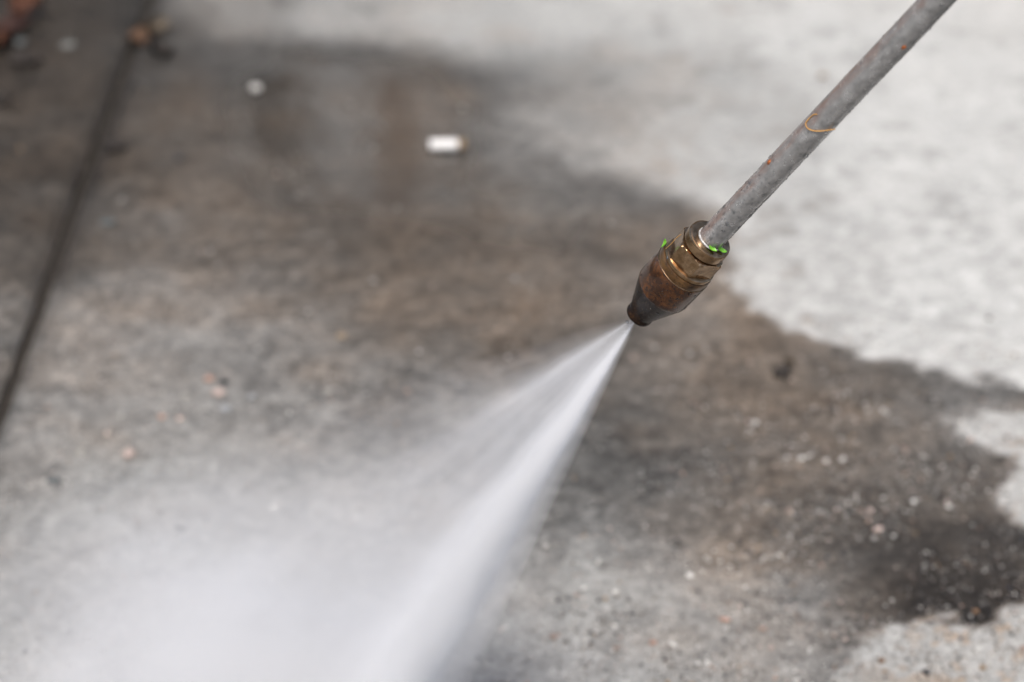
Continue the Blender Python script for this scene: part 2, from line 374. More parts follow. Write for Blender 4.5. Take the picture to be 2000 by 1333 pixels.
PB = [
 (500, 177, 27, .9, .7, 'white', 'lone cream-white pebble on the dark wet slab, left of the cigarette end', .3),
 (252, 893, 33, .9, .75, 'pink', 'pale pink pebble lying alone at the lower left', .8),
 (408, 745, 25, .9, .7, 'salmon', 'salmon-orange pebble touching a dark chip in the stone cluster at left', .2),
 (436, 748, 24, .9, .6, 'dark', 'blackish stone chip beside the salmon-orange pebble', 1.1),
 (428, 771, 36, .8, .5, 'pink', 'flat pale pink stone just in front of the salmon-orange pebble', -.2),
 (440, 803, 30, .9, .5, 'grey', 'pale grey pebble at the front of the stone cluster at left', .5),
 (362, 776, 20, .9, .5, 'pale', 'small pale stone left of the flat pink stone', .9),
 (492, 779, 24, .8, .5, 'grey', 'small bluish-grey stone right of the flat pink stone', .1),
 (316, 817, 18, .9, .6, 'salmon', 'tiny pinkish stone below left of the stone cluster', .1),
 (351, 821, 20, .8, .6, 'pink', 'tiny pink-grey stone directly below the stone cluster', .6),
 (235, 817, 17, .9, .6, 'pale', 'small pale pebble above the lone pink pebble', .4),
 (157, 886, 22, .8, .5, 'pale', 'faint pale grey pebble left of the lone pink pebble', .2),
 (105, 941, 34, .8, .35, 'slate', 'flat dark stone chip near the lower left edge', .4),
 (668, 661, 24, .9, .7, 'tan', 'tan pebble with a shadow below it, mid slab', .2),
 (640, 768, 18, .9, .6, 'pale', 'small pale pebble in front of the tan pebble', .7),
 (212, 437, 42, .7, .3, 'slate', 'thin blue-grey stone chip right of the slab joint', .1),
 (350, 312, 22, .9, .5, 'dark', 'small blackish chip on the wet slab right of the joint', .4),
 (133, 92, 38, .9, .4, 'slate2', 'soft grey flat pebble on the dark slab left of the joint', .3),
 (40, 86, 30, 1., .5, 'slate', 'dark grey round pebble by the rust-red leaves in the corner', .3),
 (1475, 828, 17, .8, .6, 'white', 'small white pebble on the brown wet patch below the nozzle', .2),
 (1276, 1258, 22, .6, .5, 'salmon', 'salmon pebble at the bottom beside two white grains', .3),
 (1313, 1262, 24, .6, .6, 'white', 'white pebble right of the salmon pebble at the bottom edge', -.4),
 (1415, 1213, 30, .5, .4, 'salmon', 'flat pale orange stone on the grey concrete, lower centre right', -.2),
 (1144, 1253, 17, .9, .6, 'white', 'bright white pebble just right of the water jet at the bottom', .1),
 (1905, 1196, 17, .9, .6, 'rust', 'tiny orange-brown stone on the black wet stain at lower right', .1),
 (1722, 1293, 17, .9, .6, 'rust', 'tiny reddish stone on the dry concrete at the bottom right', .6),
 (1565, 898, 15, .9, .7, 'white', 'left of two tiny white pebbles in the middle of the wet patch', .4),
 (1645, 901, 16, .9, .7, 'white', 'right of two tiny white pebbles in the middle of the wet patch', .9),
 (1606, 151, 20, .9, .6, 'tan', 'small tan crumb on the pale dry concrete left of the steel pipe', .3),
 (1700, 1000, 16, .8, .7, 'pink', 'small pale pink pebble amid grit right of centre in the wet patch', .5),
 (1715, 1037, 26, .7, .5, 'pink', 'flat pinkish stone above the black stain at lower right', .2),
 (1853, 992, 15, .9, .7, 'white', 'tiny white pebble near the right edge of the wet patch', .8),
]
for i, (u, v, w, a, h, c, lab, rz) in enumerate(PB):
    stone(u, v, w, a, h, c, lab, rz, i)

def leaf_mat(name, c1, c2, rough=0.45, scale=140):
    return grainy(name, c1, c2, scale, rough, 0.45, 0.3)
LM = {'rust': leaf_mat('rust_leaf', (0.030, 0.008, 0.003), (0.085, 0.026, 0.007), 0.8), 'black': leaf_mat('black_leaf', (0.010, 0.008, 0.007), (0.026, 0.020, 0.016), 0.8),
      'maroon': leaf_mat('maroon_leaf', (0.018, 0.007, 0.005), (0.040, 0.015, 0.010), 0.8), 'tan': leaf_mat('tan_leaf', (0.050, 0.026, 0.013), (0.090, 0.047, 0.024), 0.8),
      'ochre': leaf_mat('ochre_leaf', (0.032, 0.022, 0.012), (0.060, 0.042, 0.022)), 'green': leaf_mat('green_leaf', (0.10, 0.30, 0.015), (0.19, 0.50, 0.04), 0.35, 900)}
def leaf_mesh(name, L, W, curl, lift, thick, seed, waves=1.0):
    """a curled blade with thickness: x along the midrib, edges bent up"""
    r = random.Random(seed); nx, ny = 18, 10; V = []
    ph = [r.uniform(0, 6.28) for _ in range(6)]
    for side in (1, -1):
        for i in range(nx + 1):
            t = i / nx; w = W * 0.5 * (math.sin(math.pi * min(1, max(0.0, t * 0.96 + 0.02))) ** 0.62) * (1 + 0.10 * waves * math.sin(9 * t + ph[0]) + 0.07 * waves * math.sin(23 * t + ph[1]))
            for j in range(ny + 1):
                s = j / ny * 2 - 1
                z = curl * W * (abs(s) ** 1.8) * (0.7 + 0.5 * math.sin(5 * t + ph[2] + s)) + lift * L * (t - 0.5) ** 2 * 2 - 0.05 * W * math.exp(-(s / 0.12) ** 2)
                z += 0.04 * W * waves * math.sin(14 * t + ph[3]) * s
                V.append(Vector(((t - 0.5) * L, s * w, z + side * thick / 2)))
    n1 = (nx + 1) * (ny + 1); F = []
    for i in range(nx):
        for j in range(ny):
            a = i * (ny + 1) + j; b = a + ny + 1
            F.append((a, b, b + 1, a + 1)); F.append((n1 + a, n1 + a + 1, n1 + b + 1, n1 + b))
    rim = [i * (ny + 1) for i in range(nx + 1)] + [nx * (ny + 1) + j for j in range(1, ny + 1)] + [i * (ny + 1) + ny for i in range(nx - 1, -1, -1)] + [j for j in range(ny - 1, 0, -1)]
    for k in range(len(rim)):
        a, b = rim[k], rim[(k + 1) % len(rim)]
        F.append((b, a, n1 + a, n1 + b))
    zmin = min(v.z for v in V)
    for v in V: v.z -= zmin
    me = mesh_py(name, V, F); smooth(me, 60); return me
def leaf(u, v, L_px, W_px, rz, col, label, curl=.25, lift=.2, seed=0, z=0.0006, tilt=(0, 0), name='dead_leaf', cat='leaf'):
    s = mm_px(u, v); p = on_ground(u, v)
    o = link(name, leaf_mesh(name, L_px * s, W_px * s, curl, lift, 0.0004, seed), LM[col])
    o.location = (p.x, p.y, z); o.rotation_euler = (tilt[0], tilt[1], rz); tag(o, label, cat); return o
leaf(58, 40, 70, 62, .2, 'rust', 'rust-red dead leaf curled up in the far left corner', .35, .3, 1, .010, (.25, -.1))
leaf(22, 60, 95, 75, 1.3, 'maroon', 'dark maroon wet leaf flattened under the rust-red leaf', .15, .1, 2, .002)
leaf(-4, 100, 60, 70, 1.9, 'rust', 'orange-brown leaf cut off by the left edge of the picture', .3, .25, 3, .004, (.1, .2))
leaf(52, 125, 62, 74, 1.5, 'black', 'blackened wet leaf below the rust-red leaf', .12, .12, 4, .001)
leaf(5, 200, 36, 45, .4, 'black', 'small black leaf scrap at the left edge beside the slab', .2, .2, 5)
leaf(272, 84, 42, 50, .5, 'tan', 'orange-tan leaf crumb lying on the slab joint', .3, .3, 6)
leaf(306, 66, 40, 60, 2.1, 'ochre', 'brown leaf fragment just right of the slab joint, behind the orange crumb', .3, .2, 7)
leaf(316, 111, 50, 60, -.3, 'black', 'black curled leaf lump right of the slab joint near the top', .45, .35, 8)
leaf(226, 290, 52, 62, -.5, 'black', 'black rotten leaf scrap at the edge of the slab joint', .15, .12, 9)
leaf(1526, 735, 38, 36, .4, 'black', 'small black curled husk on the brown wet patch below the nozzle', .22, .12, 10, name='seed_husk', cat='seed husk')
leaf(1536, 722, 24, 20, 1.2, 'ochre', 'ochre scrap leaning on the small black husk', .4, .3, 11, .004, (.5, 0), name='husk_scrap', cat='leaf')
pale_corner = stone(50, -8, 34, .8, .6, 'tan', 'cream-tan stone cut by the top edge behind the rust-red leaf', .1, 77)

# cigarette end: white paper tube with a stained filter
def tube_z(R, L, seg=28, rings=14, jig=0.05, seed=0, closed=True):
    r = random.Random(seed); V = []; F = []
    ph = [r.uniform(0, 6.28) for _ in range(4)]
    for i in range(rings + 1):
        x = L * (i / rings)
        for k in range(seg):
            a = 2 * math.pi * k / seg
            rr = R * (1 + jig * math.sin(2 * a + ph[0]) + jig * .5 * math.sin(3 * a + ph[1] + 9 * i / rings))
            V.append((x, rr * math.cos(a), rr * math.sin(a) * 0.88))
    for i in range(rings):
        for k in range(seg):
            a = i * seg + k; b = i * seg + (k + 1) % seg
            F.append((a, b, b + seg, a + seg))
    if closed:
        F.append(tuple(reversed(range(seg)))); F.append(tuple(rings * seg + k for k in range(seg)))
    return V, F
s = mm_px(870, 287); p = on_ground(868, 292)
butt = bpy.data.objects.new('cigarette_end', None); COL.objects.link(butt); butt.empty_display_size = .01
butt.location = (p.x, p.y, 0.0036); butt.rotation_euler.z = 0.05
tag(butt, 'white cigarette end with brown tip lying on the wet slab', 'cigarette end')
V, F = tube_z(11.0 * s, 54 * s, jig=.07, seed=2); me = mesh_py('paper', [(x - 28 * s, y, z) for x, y, z in V], F); smooth(me, 40)
link('paper', me, grainy('cigarette_paper', (0.60, 0.60, 0.59), (0.76, 0.76, 0.75), 300, .8, .2, .2), butt)
V, F = tube_z(11.0 * s, 15 * s, jig=.09, seed=2, rings=6); me = mesh_py('filter_tip', [(x + 26.02 * s, y, z) for x, y, z in V], F); smooth(me, 40)
link('filter_tip', me, grainy('filter_tip', (0.12, 0.08, 0.04), (0.24, 0.17, 0.10), 600, .7, .2, .3), butt)

# ------------------------------------------------------------------ the pressure-washer lance
Z0 = 1.245
EXIT = CAM + ray(1246.8, 616.5) * Z0
PTOP = CAM + ray(1830.5, 0) * 1.098
ez = (PTOP - EXIT).normalized()
to_cam = (CAM - EXIT).normalized()
ey = (to_cam - ez * to_cam.dot(ez)).normalized()
ex = ey.cross(ez)
LM4 = Matrix(((ex.x, ey.x, ez.x, EXIT.x), (ex.y, ey.y, ez.y, EXIT.y), (ex.z, ey.z, ez.z, EXIT.z), (0, 0, 0, 1)))
LINV = LM4.inverted()
def lance_at(u, v):
    """raster point -> (side, axial) on the plane through the lance axis that faces the camera; side is + to the lower right"""
    d = ray(u, v); t = (EXIT - CAM).dot(ey) / d.dot(ey)
    q = LINV @ (CAM + d * t); return -q.x, q.z
def on_tube(side, zz, r):
    sn = max(-.98, min(.98, side / r)); return Vector((-r * sn, r * math.sqrt(1 - sn * sn), zz)), math.asin(sn)
lance = bpy.data.objects.new('pressure_washer_lance', None); COL.objects.link(lance); lance.empty_display_size = .02
lance.matrix_world = LM4
tag(lance, 'grey steel pressure washer lance with rusty brass nozzle spraying water', 'pressure washer')

def lathe(name, prof, mat, parent, seg=96, rfun=None, ang=32, cap0=True, cap1=True):
    V, F = [], []
    for z, r in prof:
        for k in range(seg):
            a = 2 * math.pi * k / seg
            rr = rfun(a, z, r) if rfun else r
            V.append((rr * math.sin(a), rr * math.cos(a), z))
    n = len(prof)
    for i in range(n - 1):
        for k in range(seg):
            a = i * seg + k; b = i * seg + (k + 1) % seg
            F.append((a, a + seg, b + seg, b))
    if cap0: F.append(tuple(range(seg)))
    if cap1: F.append(tuple((n - 1) * seg + k for k in reversed(range(seg))))
    me = mesh_py(name, V, F); smooth(me, ang)
    return link(name, me, mat, parent)

def brass_mat():
    m, nt, out = new_mat('tarnished_brass'); g = NT(nt); co = g.coord()
    n = g.noise(co, 260, 5, .62); n2 = g.noise(co, 1500, 3, .6); n3 = g.noise(co, 90, 3, .5)
    c = g.ramp(n, [(.24, (0.085, 0.045, 0.020)), (.46, (0.255, 0.160, 0.082)), (.66, (0.40, 0.272, 0.165)), (.82, (0.26, 0.14, 0.065))])
    c = g.mix(g.ramp(n2, [(.58, 0.0), (.72, .6)]), c, (0.05, 0.026, 0.012))
    r = g.ramp(n3, [(.3, .15), (.7, .30)])
    g.bsdf(out, Base_Color=c, Metallic=.95, Roughness=r, Normal=g.bump(n2, .10, .0003), Coat_Weight=.5, Coat_Roughness=.08, Coat_IOR=1.33)
    return m
def rust_mat(name, dark, mid, hot, spots, rough=.34, metal=.15, spec=.35):
    m, nt, out = new_mat(name); g = NT(nt); co = g.coord()
    n = g.noise(co, 170, 5, .65); n2 = g.noise(co, 620, 4, .65); n3 = g.noise(co, 2300, 2, .6); n4 = g.noise(co, 330, 3, .6)
    c = g.ramp(n, [(.30, dark), (.50, mid), (.68, hot)])
    c = g.mix(g.ramp(n2, [(.56, 0.0), (.66, .85)]), c, spots)
    c = g.mix(g.ramp(n3, [(.66, 0.0), (.74, .5)]), c, (0.36, 0.20, 0.05))
    c = g.mix(g.ramp(n4, [(.60, 0.0), (.70, .45)]), c, dark)
    g.bsdf(out, Base_Color=c, Metallic=metal, Roughness=rough, Normal=g.bump(g.math('ADD', n2, g.math('MULTIPLY', n3, .5)), .16, .0004), Coat_Weight=min(1.0, 2.4 * spec), Coat_Roughness=.03, Coat_IOR=1.33, Specular_IOR_Level=spec)
    return m
M['brass'] = brass_mat()
M['rust_body'] = rust_mat('rusted_brown_metal', (0.012, 0.005, 0.003), (0.055, 0.019, 0.005), (0.13, 0.047, 0.011), (0.008, 0.004, 0.003), .22)
M['rust_band'] = rust_mat('brown_brass_band', (0.03, 0.015, 0.006), (0.095, 0.046, 0.014), (0.17, 0.09, 0.032), (0.02, 0.010, 0.005), .28, .5)
M['dark_tip'] = rust_mat('blackened_tip', (0.006, 0.004, 0.003), (0.013, 0.008, 0.006), (0.028, 0.014, 0.008), (0.006, 0.005, 0.004), .15, .0, .08)
def steel_mat():
    m, nt, out = new_mat('galvanised_steel'); g = NT(nt); co = g.coord()
    sep = g.n.new('ShaderNodeSeparateXYZ'); g._in(sep, 0, co)
    n = g.noise(co, 210, 5, .65); n2 = g.noise(co, 900, 3, .6); n3 = g.noise(co, 60, 4, .6)
    mp = g.n.new('ShaderNodeMapping'); mp.inputs['Scale'].default_value = (1, 1, .22); g._in(mp, 0, co)
    st = g.noise(mp.outputs[0], 420, 4, .65)
    c = g.ramp(n, [(.30, (0.26, 0.26, 0.258)), (.5, (0.37, 0.37, 0.368)), (.72, (0.47, 0.47, 0.468))])
    side = g.math('MULTIPLY_ADD', sep.outputs[0], 1 / 0.0116, .46)          # a film of old rust down one flank of the pipe
    side = g.math('ADD', side, g.math('MULTIPLY', g.math('SUBTRACT', n3, .5), .55))
    film = g.math('MULTIPLY', g.ramp(side, [(.58, 0.0), (.74, 1.0)]), g.ramp(st, [(.36, .25), (.62, 1.0)]))
    c = g.mix(g.math('MULTIPLY', film, .85), c, (0.17, 0.112, 0.090))
    c = g.mix(g.ramp(n2, [(.62, 0.0), (.78, .3)]), c, (0.13, 0.12, 0.115))
    r = g.math('ADD', .12, g.math('MULTIPLY', n, .26))
    g.bsdf(out, Base_Color=c, Metallic=g.math('SUBTRACT', .62, g.math('MULTIPLY', film, .56)), Roughness=r,
           Normal=g.bump(g.math('ADD', n, g.math('MULTIPLY', n2, .6)), .20, .0005), Coat_Weight=.35, Coat_Roughness=.1, Coat_IOR=1.33)
    return m
M['steel'] = steel_mat()
mm = 0.001
# nozzle tip with its lip and recessed orifice
tip_prof = [(2.2, .9), (1.4, 1.2), (.55, 4.4), (.10, 5.2), (0, 5.7), (.25, 6.15), (.9, 6.35), (1.9, 6.33), (2.6, 6.0), (3.2, 6.02), (12, 9.35), (20.2, 12.45), (20.9, 12.72)]
lathe('nozzle_tip', [(z * mm, r * mm) for z, r in tip_prof], M['dark_tip'], lance, cap0=True, cap1=False)
def wobble(a, z, r): return r * (1 + .004 * math.sin(3 * a + 400 * z) + .003 * math.sin(7 * a - 900 * z))
body_prof = [(20.85, 12.66), (21.2, 12.82), (22.5, 12.88), (29, 12.9), (36.3, 12.88), (36.8, 12.72), (37.0, 12.4), (37.2, 11.5)]
lathe('nozzle_body', [(z * mm, r * mm) for z, r in body_prof], M['rust_body'], lance, rfun=wobble, cap0=False, cap1=False)
band_prof = [(36.95, 11.8), (37.1, 12.45), (37.3, 12.68), (37.8, 12.74), (40.6, 12.72), (41.0, 12.5), (41.2, 12.1), (41.25, 10)]
lathe('brass_band', [(z * mm, r * mm) for z, r in band_prof], M['rust_band'], lance, rfun=wobble, cap0=False, cap1=False)
er = [(36.85, 12.6), (36.9, 12.92), (37.05, 13.0), (37.2, 12.92), (37.3, 12.6)]
lathe('edge_ring', [(z * mm, r * mm) for z, r in er], M['brass'], lance, cap0=False, cap1=False)
fl = [(41.1, 11.2), (41.3, 11.95), (41.7, 12.3), (42.6, 12.3), (43.1, 12.1), (43.35, 11.6), (43.4, 9.5)]
lathe('flange', [(z * mm, r * mm) for z, r in fl], M['brass'], lance, rfun=wobble, cap0=False, cap1=False)
AP = 10.2 * mm; HROT = math.radians(-37)
def hexr(a, z, r):
    q = ((a + HROT) % (math.pi / 3)) - math.pi / 6
    return min(r, AP / math.cos(q))
hp = [(43.22, 9.5), (43.25, 11.25), (43.6, 11.75), (44.2, 12.25), (45.0, 12.42), (47.0, 12.45), (50.0, 12.45), (51.2, 12.3), (51.9, 11.7), (52.5, 11.0), (52.7, 10.4), (52.72, 8.5)]
lathe('hex_nut', [(z * mm, r * mm) for z, r in hp], M['brass'], lance, seg=180, rfun=hexr, ang=24, cap0=False, cap1=False)
cp = [(52.6, 8.8), (53.0, 9.2), (53.3, 9.8), (53.8, 10.15), (57.0, 10.15), (57.5, 10.1), (58.05, 9.85), (58.3, 9.45), (58.42, 8.9), (58.45, 6.6), (58.2, 6.2), (57.6, 6.0)]
lathe('collar', [(z * mm, r * mm) for z, r in cp], M['brass'], lance, cap0=False, cap1=False)
# pipe: slightly lumpy, with a bright solder ring at its foot
PIPE_L = 1.05; PR = 5.78 * mm
zs = list(np.arange(57.0, 270, .9)) + list(np.arange(270, PIPE_L * 1000, 12)) + [PIPE_L * 1000]
def piper(a, z, r):
    x = np.array([a * 1.0 * PR]); y = np.array([z])
    lump = float(fbm(np.array([math.cos(a) * 3]), np.array([math.sin(a) * 3 + z / .004]), 1.0, 3, 91)[0])
    lump2 = float(fbm(np.array([math.cos(a) * 1.2 + 40]), np.array([math.sin(a) * 1.2 + z / .012]), 1.0, 2, 92)[0])
    under = .5 - .5 * math.sin(a)                       # scale and grime build up along the underside
    return r * (1 + .020 * lump + .020 * lump2) + .00028 * under * max(0, lump - .25)
pipe = lathe('pipe', [(z * mm, PR) for z in zs], M['steel'], lance, seg=40, rfun=piper, ang=None)
ring = [(58.2, 5.6), (58.25, 6.2), (58.45, 6.22), (58.7, 6.1), (58.8, 5.9), (59.1, 5.6)]
lathe('solder_ring', [(z * mm, r * mm) for z, r in ring], grainy('solder', (.22, .21, .20), (.5, .5, .49), 900, .25, .8, .3), lance, seg=60, cap0=False, cap1=False)

def blob(name, parent, pos, normal, rx, ry, h, mat, seed=0, jitter=.12):
    bm = bmesh.new(); bmesh.ops.create_icosphere(bm, subdivisions=2, radius=1.0); r = random.Random(seed)
    for v in bm.verts:
        v.co *= 1 + r.uniform(-jitter, jitter); v.co.x *= rx; v.co.y *= ry; v.co.z *= h
    rot = normal.to_track_quat('Z', 'Y').to_matrix().to_4x4()
    bmesh.ops.transform(bm, matrix=Matrix.Translation(pos) @ rot, verts=bm.verts)
    me = bpy.data.meshes.new(name); bm.to_mesh(me); bm.free(); smooth(me)
    return link(name, me, mat, parent)
M['rust_spot'] = grainy('rust_spot', (0.16, 0.035, 0.008), (0.42, 0.13, 0.03), 1500, .4, .5, .4)
for i, (u, v, a) in enumerate(((1774, 84, 1.1), (1509, 309, 1.2))):
    sd, zz = lance_at(u, v); pos, f = on_tube(sd, zz, PR)
    nrm = Vector((-math.sin(f), math.cos(f), 0))
    blob('rust_spot', pipe, pos, nrm, .00085 * a, .0011 * a, .00035, M['rust_spot'], i, .18)

# water beads on the metal
def water_mat():
    m, nt, out = new_mat('water_bead'); g = NT(nt)
    tr = g.n.new('ShaderNodeBsdfTransparent'); tr.inputs[0].default_value = (.93, .94, .95, 1)
    gl = g.n.new('ShaderNodeBsdfGlossy'); gl.inputs['Roughness'].default_value = .04
    fr = g.n.new('ShaderNodeFresnel'); fr.inputs['IOR'].default_value = 1.45
    mx = g.n.new('ShaderNodeMixShader'); g.l.new(fr.outputs[0], mx.inputs[0]); g.l.new(tr.outputs[0], mx.inputs[1]); g.l.new(gl.outputs[0], mx.inputs[2])
    g.l.new(mx.outputs[0], out.inputs['Surface'])
    return m
M['water'] = water_mat()
rnd = random.Random(12)
def beads(name, parent, spots):
    V, F, b = [], [], 0
    for pos, nrm, r, h in spots:
        rot = np.array(nrm.to_track_quat('Z', 'Y').to_matrix())
        st = np.array([r * rnd.uniform(.8, 1.2), r * rnd.uniform(.9, 1.5), h])
        P = (IV2 * st) @ rot.T + np.array(pos[:]); V.append(P); F.append(IF2 + b); b += len(IV2)
    me = mesh_py(name, np.concatenate(V), np.concatenate(F).tolist()); smooth(me)
    o = link(name, me, M['water'], parent); o['kind'] = 'stuff'; return o
bmx = bmesh.new(); bmesh.ops.create_icosphere(bmx, subdivisions=2, radius=1.0)
IV2 = np.array([v.co[:] for v in bmx.verts]); IF2 = np.array([[v.index for v in f.verts] for f in bmx.faces]); bmx.free()
sp = []
for i in range(620):
    zz = rnd.uniform(.060, .27) if rnd.random() < .6 else rnd.uniform(.060, .11); f = rnd.uniform(-1.6, 1.9)
    r = .00018 * math.exp(rnd.gauss(0, .5)); nrm = Vector((-math.sin(f), math.cos(f), 0))
    sp.append((nrm * PR * 1.005 + Vector((0, 0, zz)), nrm, r, r * .6))
for (u, v, r) in ((1432, 425, .00085), (1424, 440, .0006), (1444, 402, .0005), (1580, 300, .0010), (1552, 322, .0006), (1470, 418, .0007), (1448, 441, .0006), (1640, 238, .0006), (1500, 372, .0006)):
    sd, zz = lance_at(u, v); pos, f = on_tube(sd, zz, PR * 1.02); nrm = Vector((-math.sin(f), math.cos(f), 0)); sp.append((pos, nrm, r, r * .62))
beads('water_droplets', pipe, sp)
sp = []
for i in range(150):
    zz = rnd.uniform(.004, .043); f = rnd.uniform(-1.7, 1.7)
    R = 12.9 * mm if zz > .021 else (6.02 + (zz / mm - 3.2) * (12.5 - 6.02) / 17) * mm
    nrm = Vector((-math.sin(f), math.cos(f), 0)); r = .00016 * math.exp(rnd.gauss(0, .5))
    sp.append((nrm * R * 1.002 + Vector((0, 0, zz)), nrm, r, r * .6))
for (u, v, r) in ((1365, 557, .0009), (1237, 617, .0008), (1280, 495, .0005), (1277, 509, .0004), (1367, 569, .0006), (1306, 548, .0004), (1303, 593, .0005)):
    sd, zz = lance_at(u, v); R = 12.9 * mm if zz > .021 else max(6.1, 6.02 + (zz / mm - 3.2) * .382) * mm
    pos, f = on_tube(sd, zz, R); nrm = Vector((-math.sin(f), math.cos(f), 0)); sp.append((pos, nrm, r, r * .65))
beads('water_droplets', lance, sp)

# green seed leaves stuck to the wet brass
def ray_plane_local(u, v, zz):
    d = ray(u, v); o = LINV @ CAM; dl = LINV.to_3x3() @ d; t = (zz - o.z) / dl.z
    return o + dl * t
def green(loc_local, normal, along, L, W, label, seed):
    z = normal.normalized(); x = (along - z * along.dot(z)).normalized(); y = z.cross(x)
    o = link('green_leaf_scrap', leaf_mesh('green_leaf_scrap', L, W, .22, .25, .0003, seed, .3), LM['green'])
    mloc = Matrix(((x.x, y.x, z.x, loc_local.x), (x.y, y.y, z.y, loc_local.y), (x.z, y.z, z.z, loc_local.z), (0, 0, 0, 1)))
    o.matrix_world = LM4 @ mloc; tag(o, label, 'leaf scrap'); return o
q1 = ray_plane_local(1391, 487, .0590); q2 = ray_plane_local(1409, 489.5, .0590); q2b = ray_plane_local(1400, 484, .0590)
green(q1, Vector((0, .35, 1)), ray_plane_local(1398, 493, .059) - ray_plane_local(1386, 483, .059), .0040, .0019, 'bright green leaf scrap at the pipe foot on the collar, left of the pair', 1)
green(q2, Vector((-.1, .35, 1)), ray_plane_local(1414, 493, .059) - ray_plane_local(1401, 486, .059), .0040, .0021, 'bright green leaf scrap at the pipe foot on the collar, right of the pair', 2)
sd, zz = lance_at(1303, 470); pos, f = on_tube(sd, zz, 12.8 * mm); nrm = Vector((-math.sin(f), math.cos(f), 0))
green(pos + nrm * .0002, Vector((nrm.x, nrm.y + .7, .1)), Vector((.62, .0, .75)), .0040, .0017, 'bright green leaf scrap stuck on the left shoulder of the brass nozzle', 3)

# thin straw-coloured fibres stuck to the wet metal
M['fibre'] = grainy('straw_fibre', (0.40, 0.19, 0.04), (0.62, 0.34, 0.09), 900, .4, .5, .1)
def fibre(pts, rad, label):
    P = []
    for i in range(len(pts) - 1):                        # Catmull-Rom through the survey points
        p0 = pts[max(0, i - 1)]; p1 = pts[i]; p2 = pts[i + 1]; p3 = pts[min(len(pts) - 1, i + 2)]
        for k in range(8):
            t = k / 8; P.append(.5 * ((2 * p1) + (p2 - p0) * t + (2 * p0 - 5 * p1 + 4 * p2 - p3) * t * t + (3 * p1 - p0 - 3 * p2 + p3) * t ** 3))
    P.append(pts[-1]); V, F, n = [], [], 6
    for i, q in enumerate(P):
        d = (P[min(i + 1, len(P) - 1)] - P[max(i - 1, 0)]).normalized()
        a = d.orthogonal().normalized(); b = d.cross(a)
        rr = rad * (.5 if i in (0, len(P) - 1) else 1)
        for k in range(n):
            V.append(q + a * rr * math.cos(6.283 * k / n) + b * rr * math.sin(6.283 * k / n))
    for i in range(len(P) - 1):
        for k in range(n):
            a = i * n + k; b = i * n + (k + 1) % n; F.append((a, b, b + n, a + n))
    F.append(tuple(range(n))); F.append(tuple((len(P) - 1) * n + k for k in reversed(range(n))))
    me = mesh_py('plant_fibre', V, F); smooth(me)
    o = link('plant_fibre', me, M['fibre']); o.matrix_world = LM4; tag(o, label, 'fibre'); return o
fp = []
for u, v, lift in ((1606, 214, 1.0), (1597, 216, 1.0), (1586, 226, 1.0), (1582, 233, 1.01), (1587, 239, 1.01), (1598, 243, 1.01), (1612, 245, 1.01), (1628, 246, 1.02), (1640, 244, 1.25)):
    sd, zz = lance_at(u, v); pos, f = on_tube(sd, zz, (PR + .00025) * lift); fp.append(pos)
fibre(fp, .00022, 'thin straw-coloured fibre looped round the steel pipe')
fp = []
for u, v in ((1345, 443), (1334, 452), (1325, 462), (1313, 473)):
    sd, zz = lance_at(u, v); pos, f = on_tube(sd, zz, 12.75 * mm); fp.append(pos)
fibre(fp, .00014, 'fine fibre lying across the hexagonal nut of the nozzle')

# ------------------------------------------------------------------ the water: a flat fan of spray, and the mist it throws up off the slab
def spray_mat():
    m, nt, out = new_mat('spray_droplet_cloud'); g = NT(nt); co = g.coord()
    sep = g.n.new('ShaderNodeSeparateXYZ'); g._in(sep, 0, co)
    z = g.math('MAXIMUM', sep.outputs[2], .0012)
    u = g.math('DIVIDE', sep.outputs[0], z)
    wob = g.noise(co, 22, 3, .6)                                     # the edges fray as the sheet breaks up
    u = g.math('ADD', u, g.math('MULTIPLY', g.math('SUBTRACT', wob, .5), .07)); v = g.math('DIVIDE', sep.outputs[1], z)
    # profile across the fan: u -0.6 .. 0.4
    prof = g.ramp(g.math('ADD', u, .6), [(.15, 0.0), (.35, .02), (.46, .03), (.60, .045), (.665, .14), (.70, .80), (.742, 1.0), (.771, .42), (.802, 0.0)], 'B_SPLINE')
    thick = g.math('EXPONENT', g.math('MULTIPLY', g.math('POWER', g.math('DIVIDE', v, .075), 2.0), -1.0))
    cv = g.n.new('ShaderNodeCombineXYZ'); g._in(cv, 0, g.math('MULTIPLY', u, 15)); g._in(cv, 1, g.math('MULTIPLY', v, 9)); g._in(cv, 2, g.math('MULTIPLY', z, 14))
    st = g.noise(cv.outputs[0], 1.0, 2, .6)
    streak = g.ramp(st, [(.32, .72), (.5, 1.0), (.70, 1.25)])
    fall = g.math('DIVIDE', 1.0, g.math('ADD', z, .010))
    sheet = g.ramp(g.math('ADD', u, .6), [(.28, 0.0), (.37, .08), (.425, .70), (.49, .42), (.60, .45), (.69, .5), (.74, .2), (.78, 0.0)], 'B_SPLINE')
    thin = g.math('EXPONENT', g.math('MULTIPLY', z, -10.5))           # the side sheet breaks up and drifts off sooner than the core
    prof = g.math('ADD', prof, g.math('MULTIPLY', g.math('MULTIPLY', sheet, thin), .28))
    den = g.math('MULTIPLY', g.math('MULTIPLY', prof, thick), g.math('MULTIPLY', streak, fall))
    den = g.math('MULTIPLY', den, SPRAY_D)
    pv = g.n.new('ShaderNodeVolumePrincipled'); pv.inputs['Color'].default_value = (.972, .982, .9995, 1); pv.inputs['Anisotropy'].default_value = 0.0
    g._in(pv, 'Density', den); nt.links.new(pv.outputs[0], out.inputs['Volume'])
    return m
SPRAY_D = 60.0
sz = -ez; sx_ = -ex; sy_ = sz.cross(sx_)
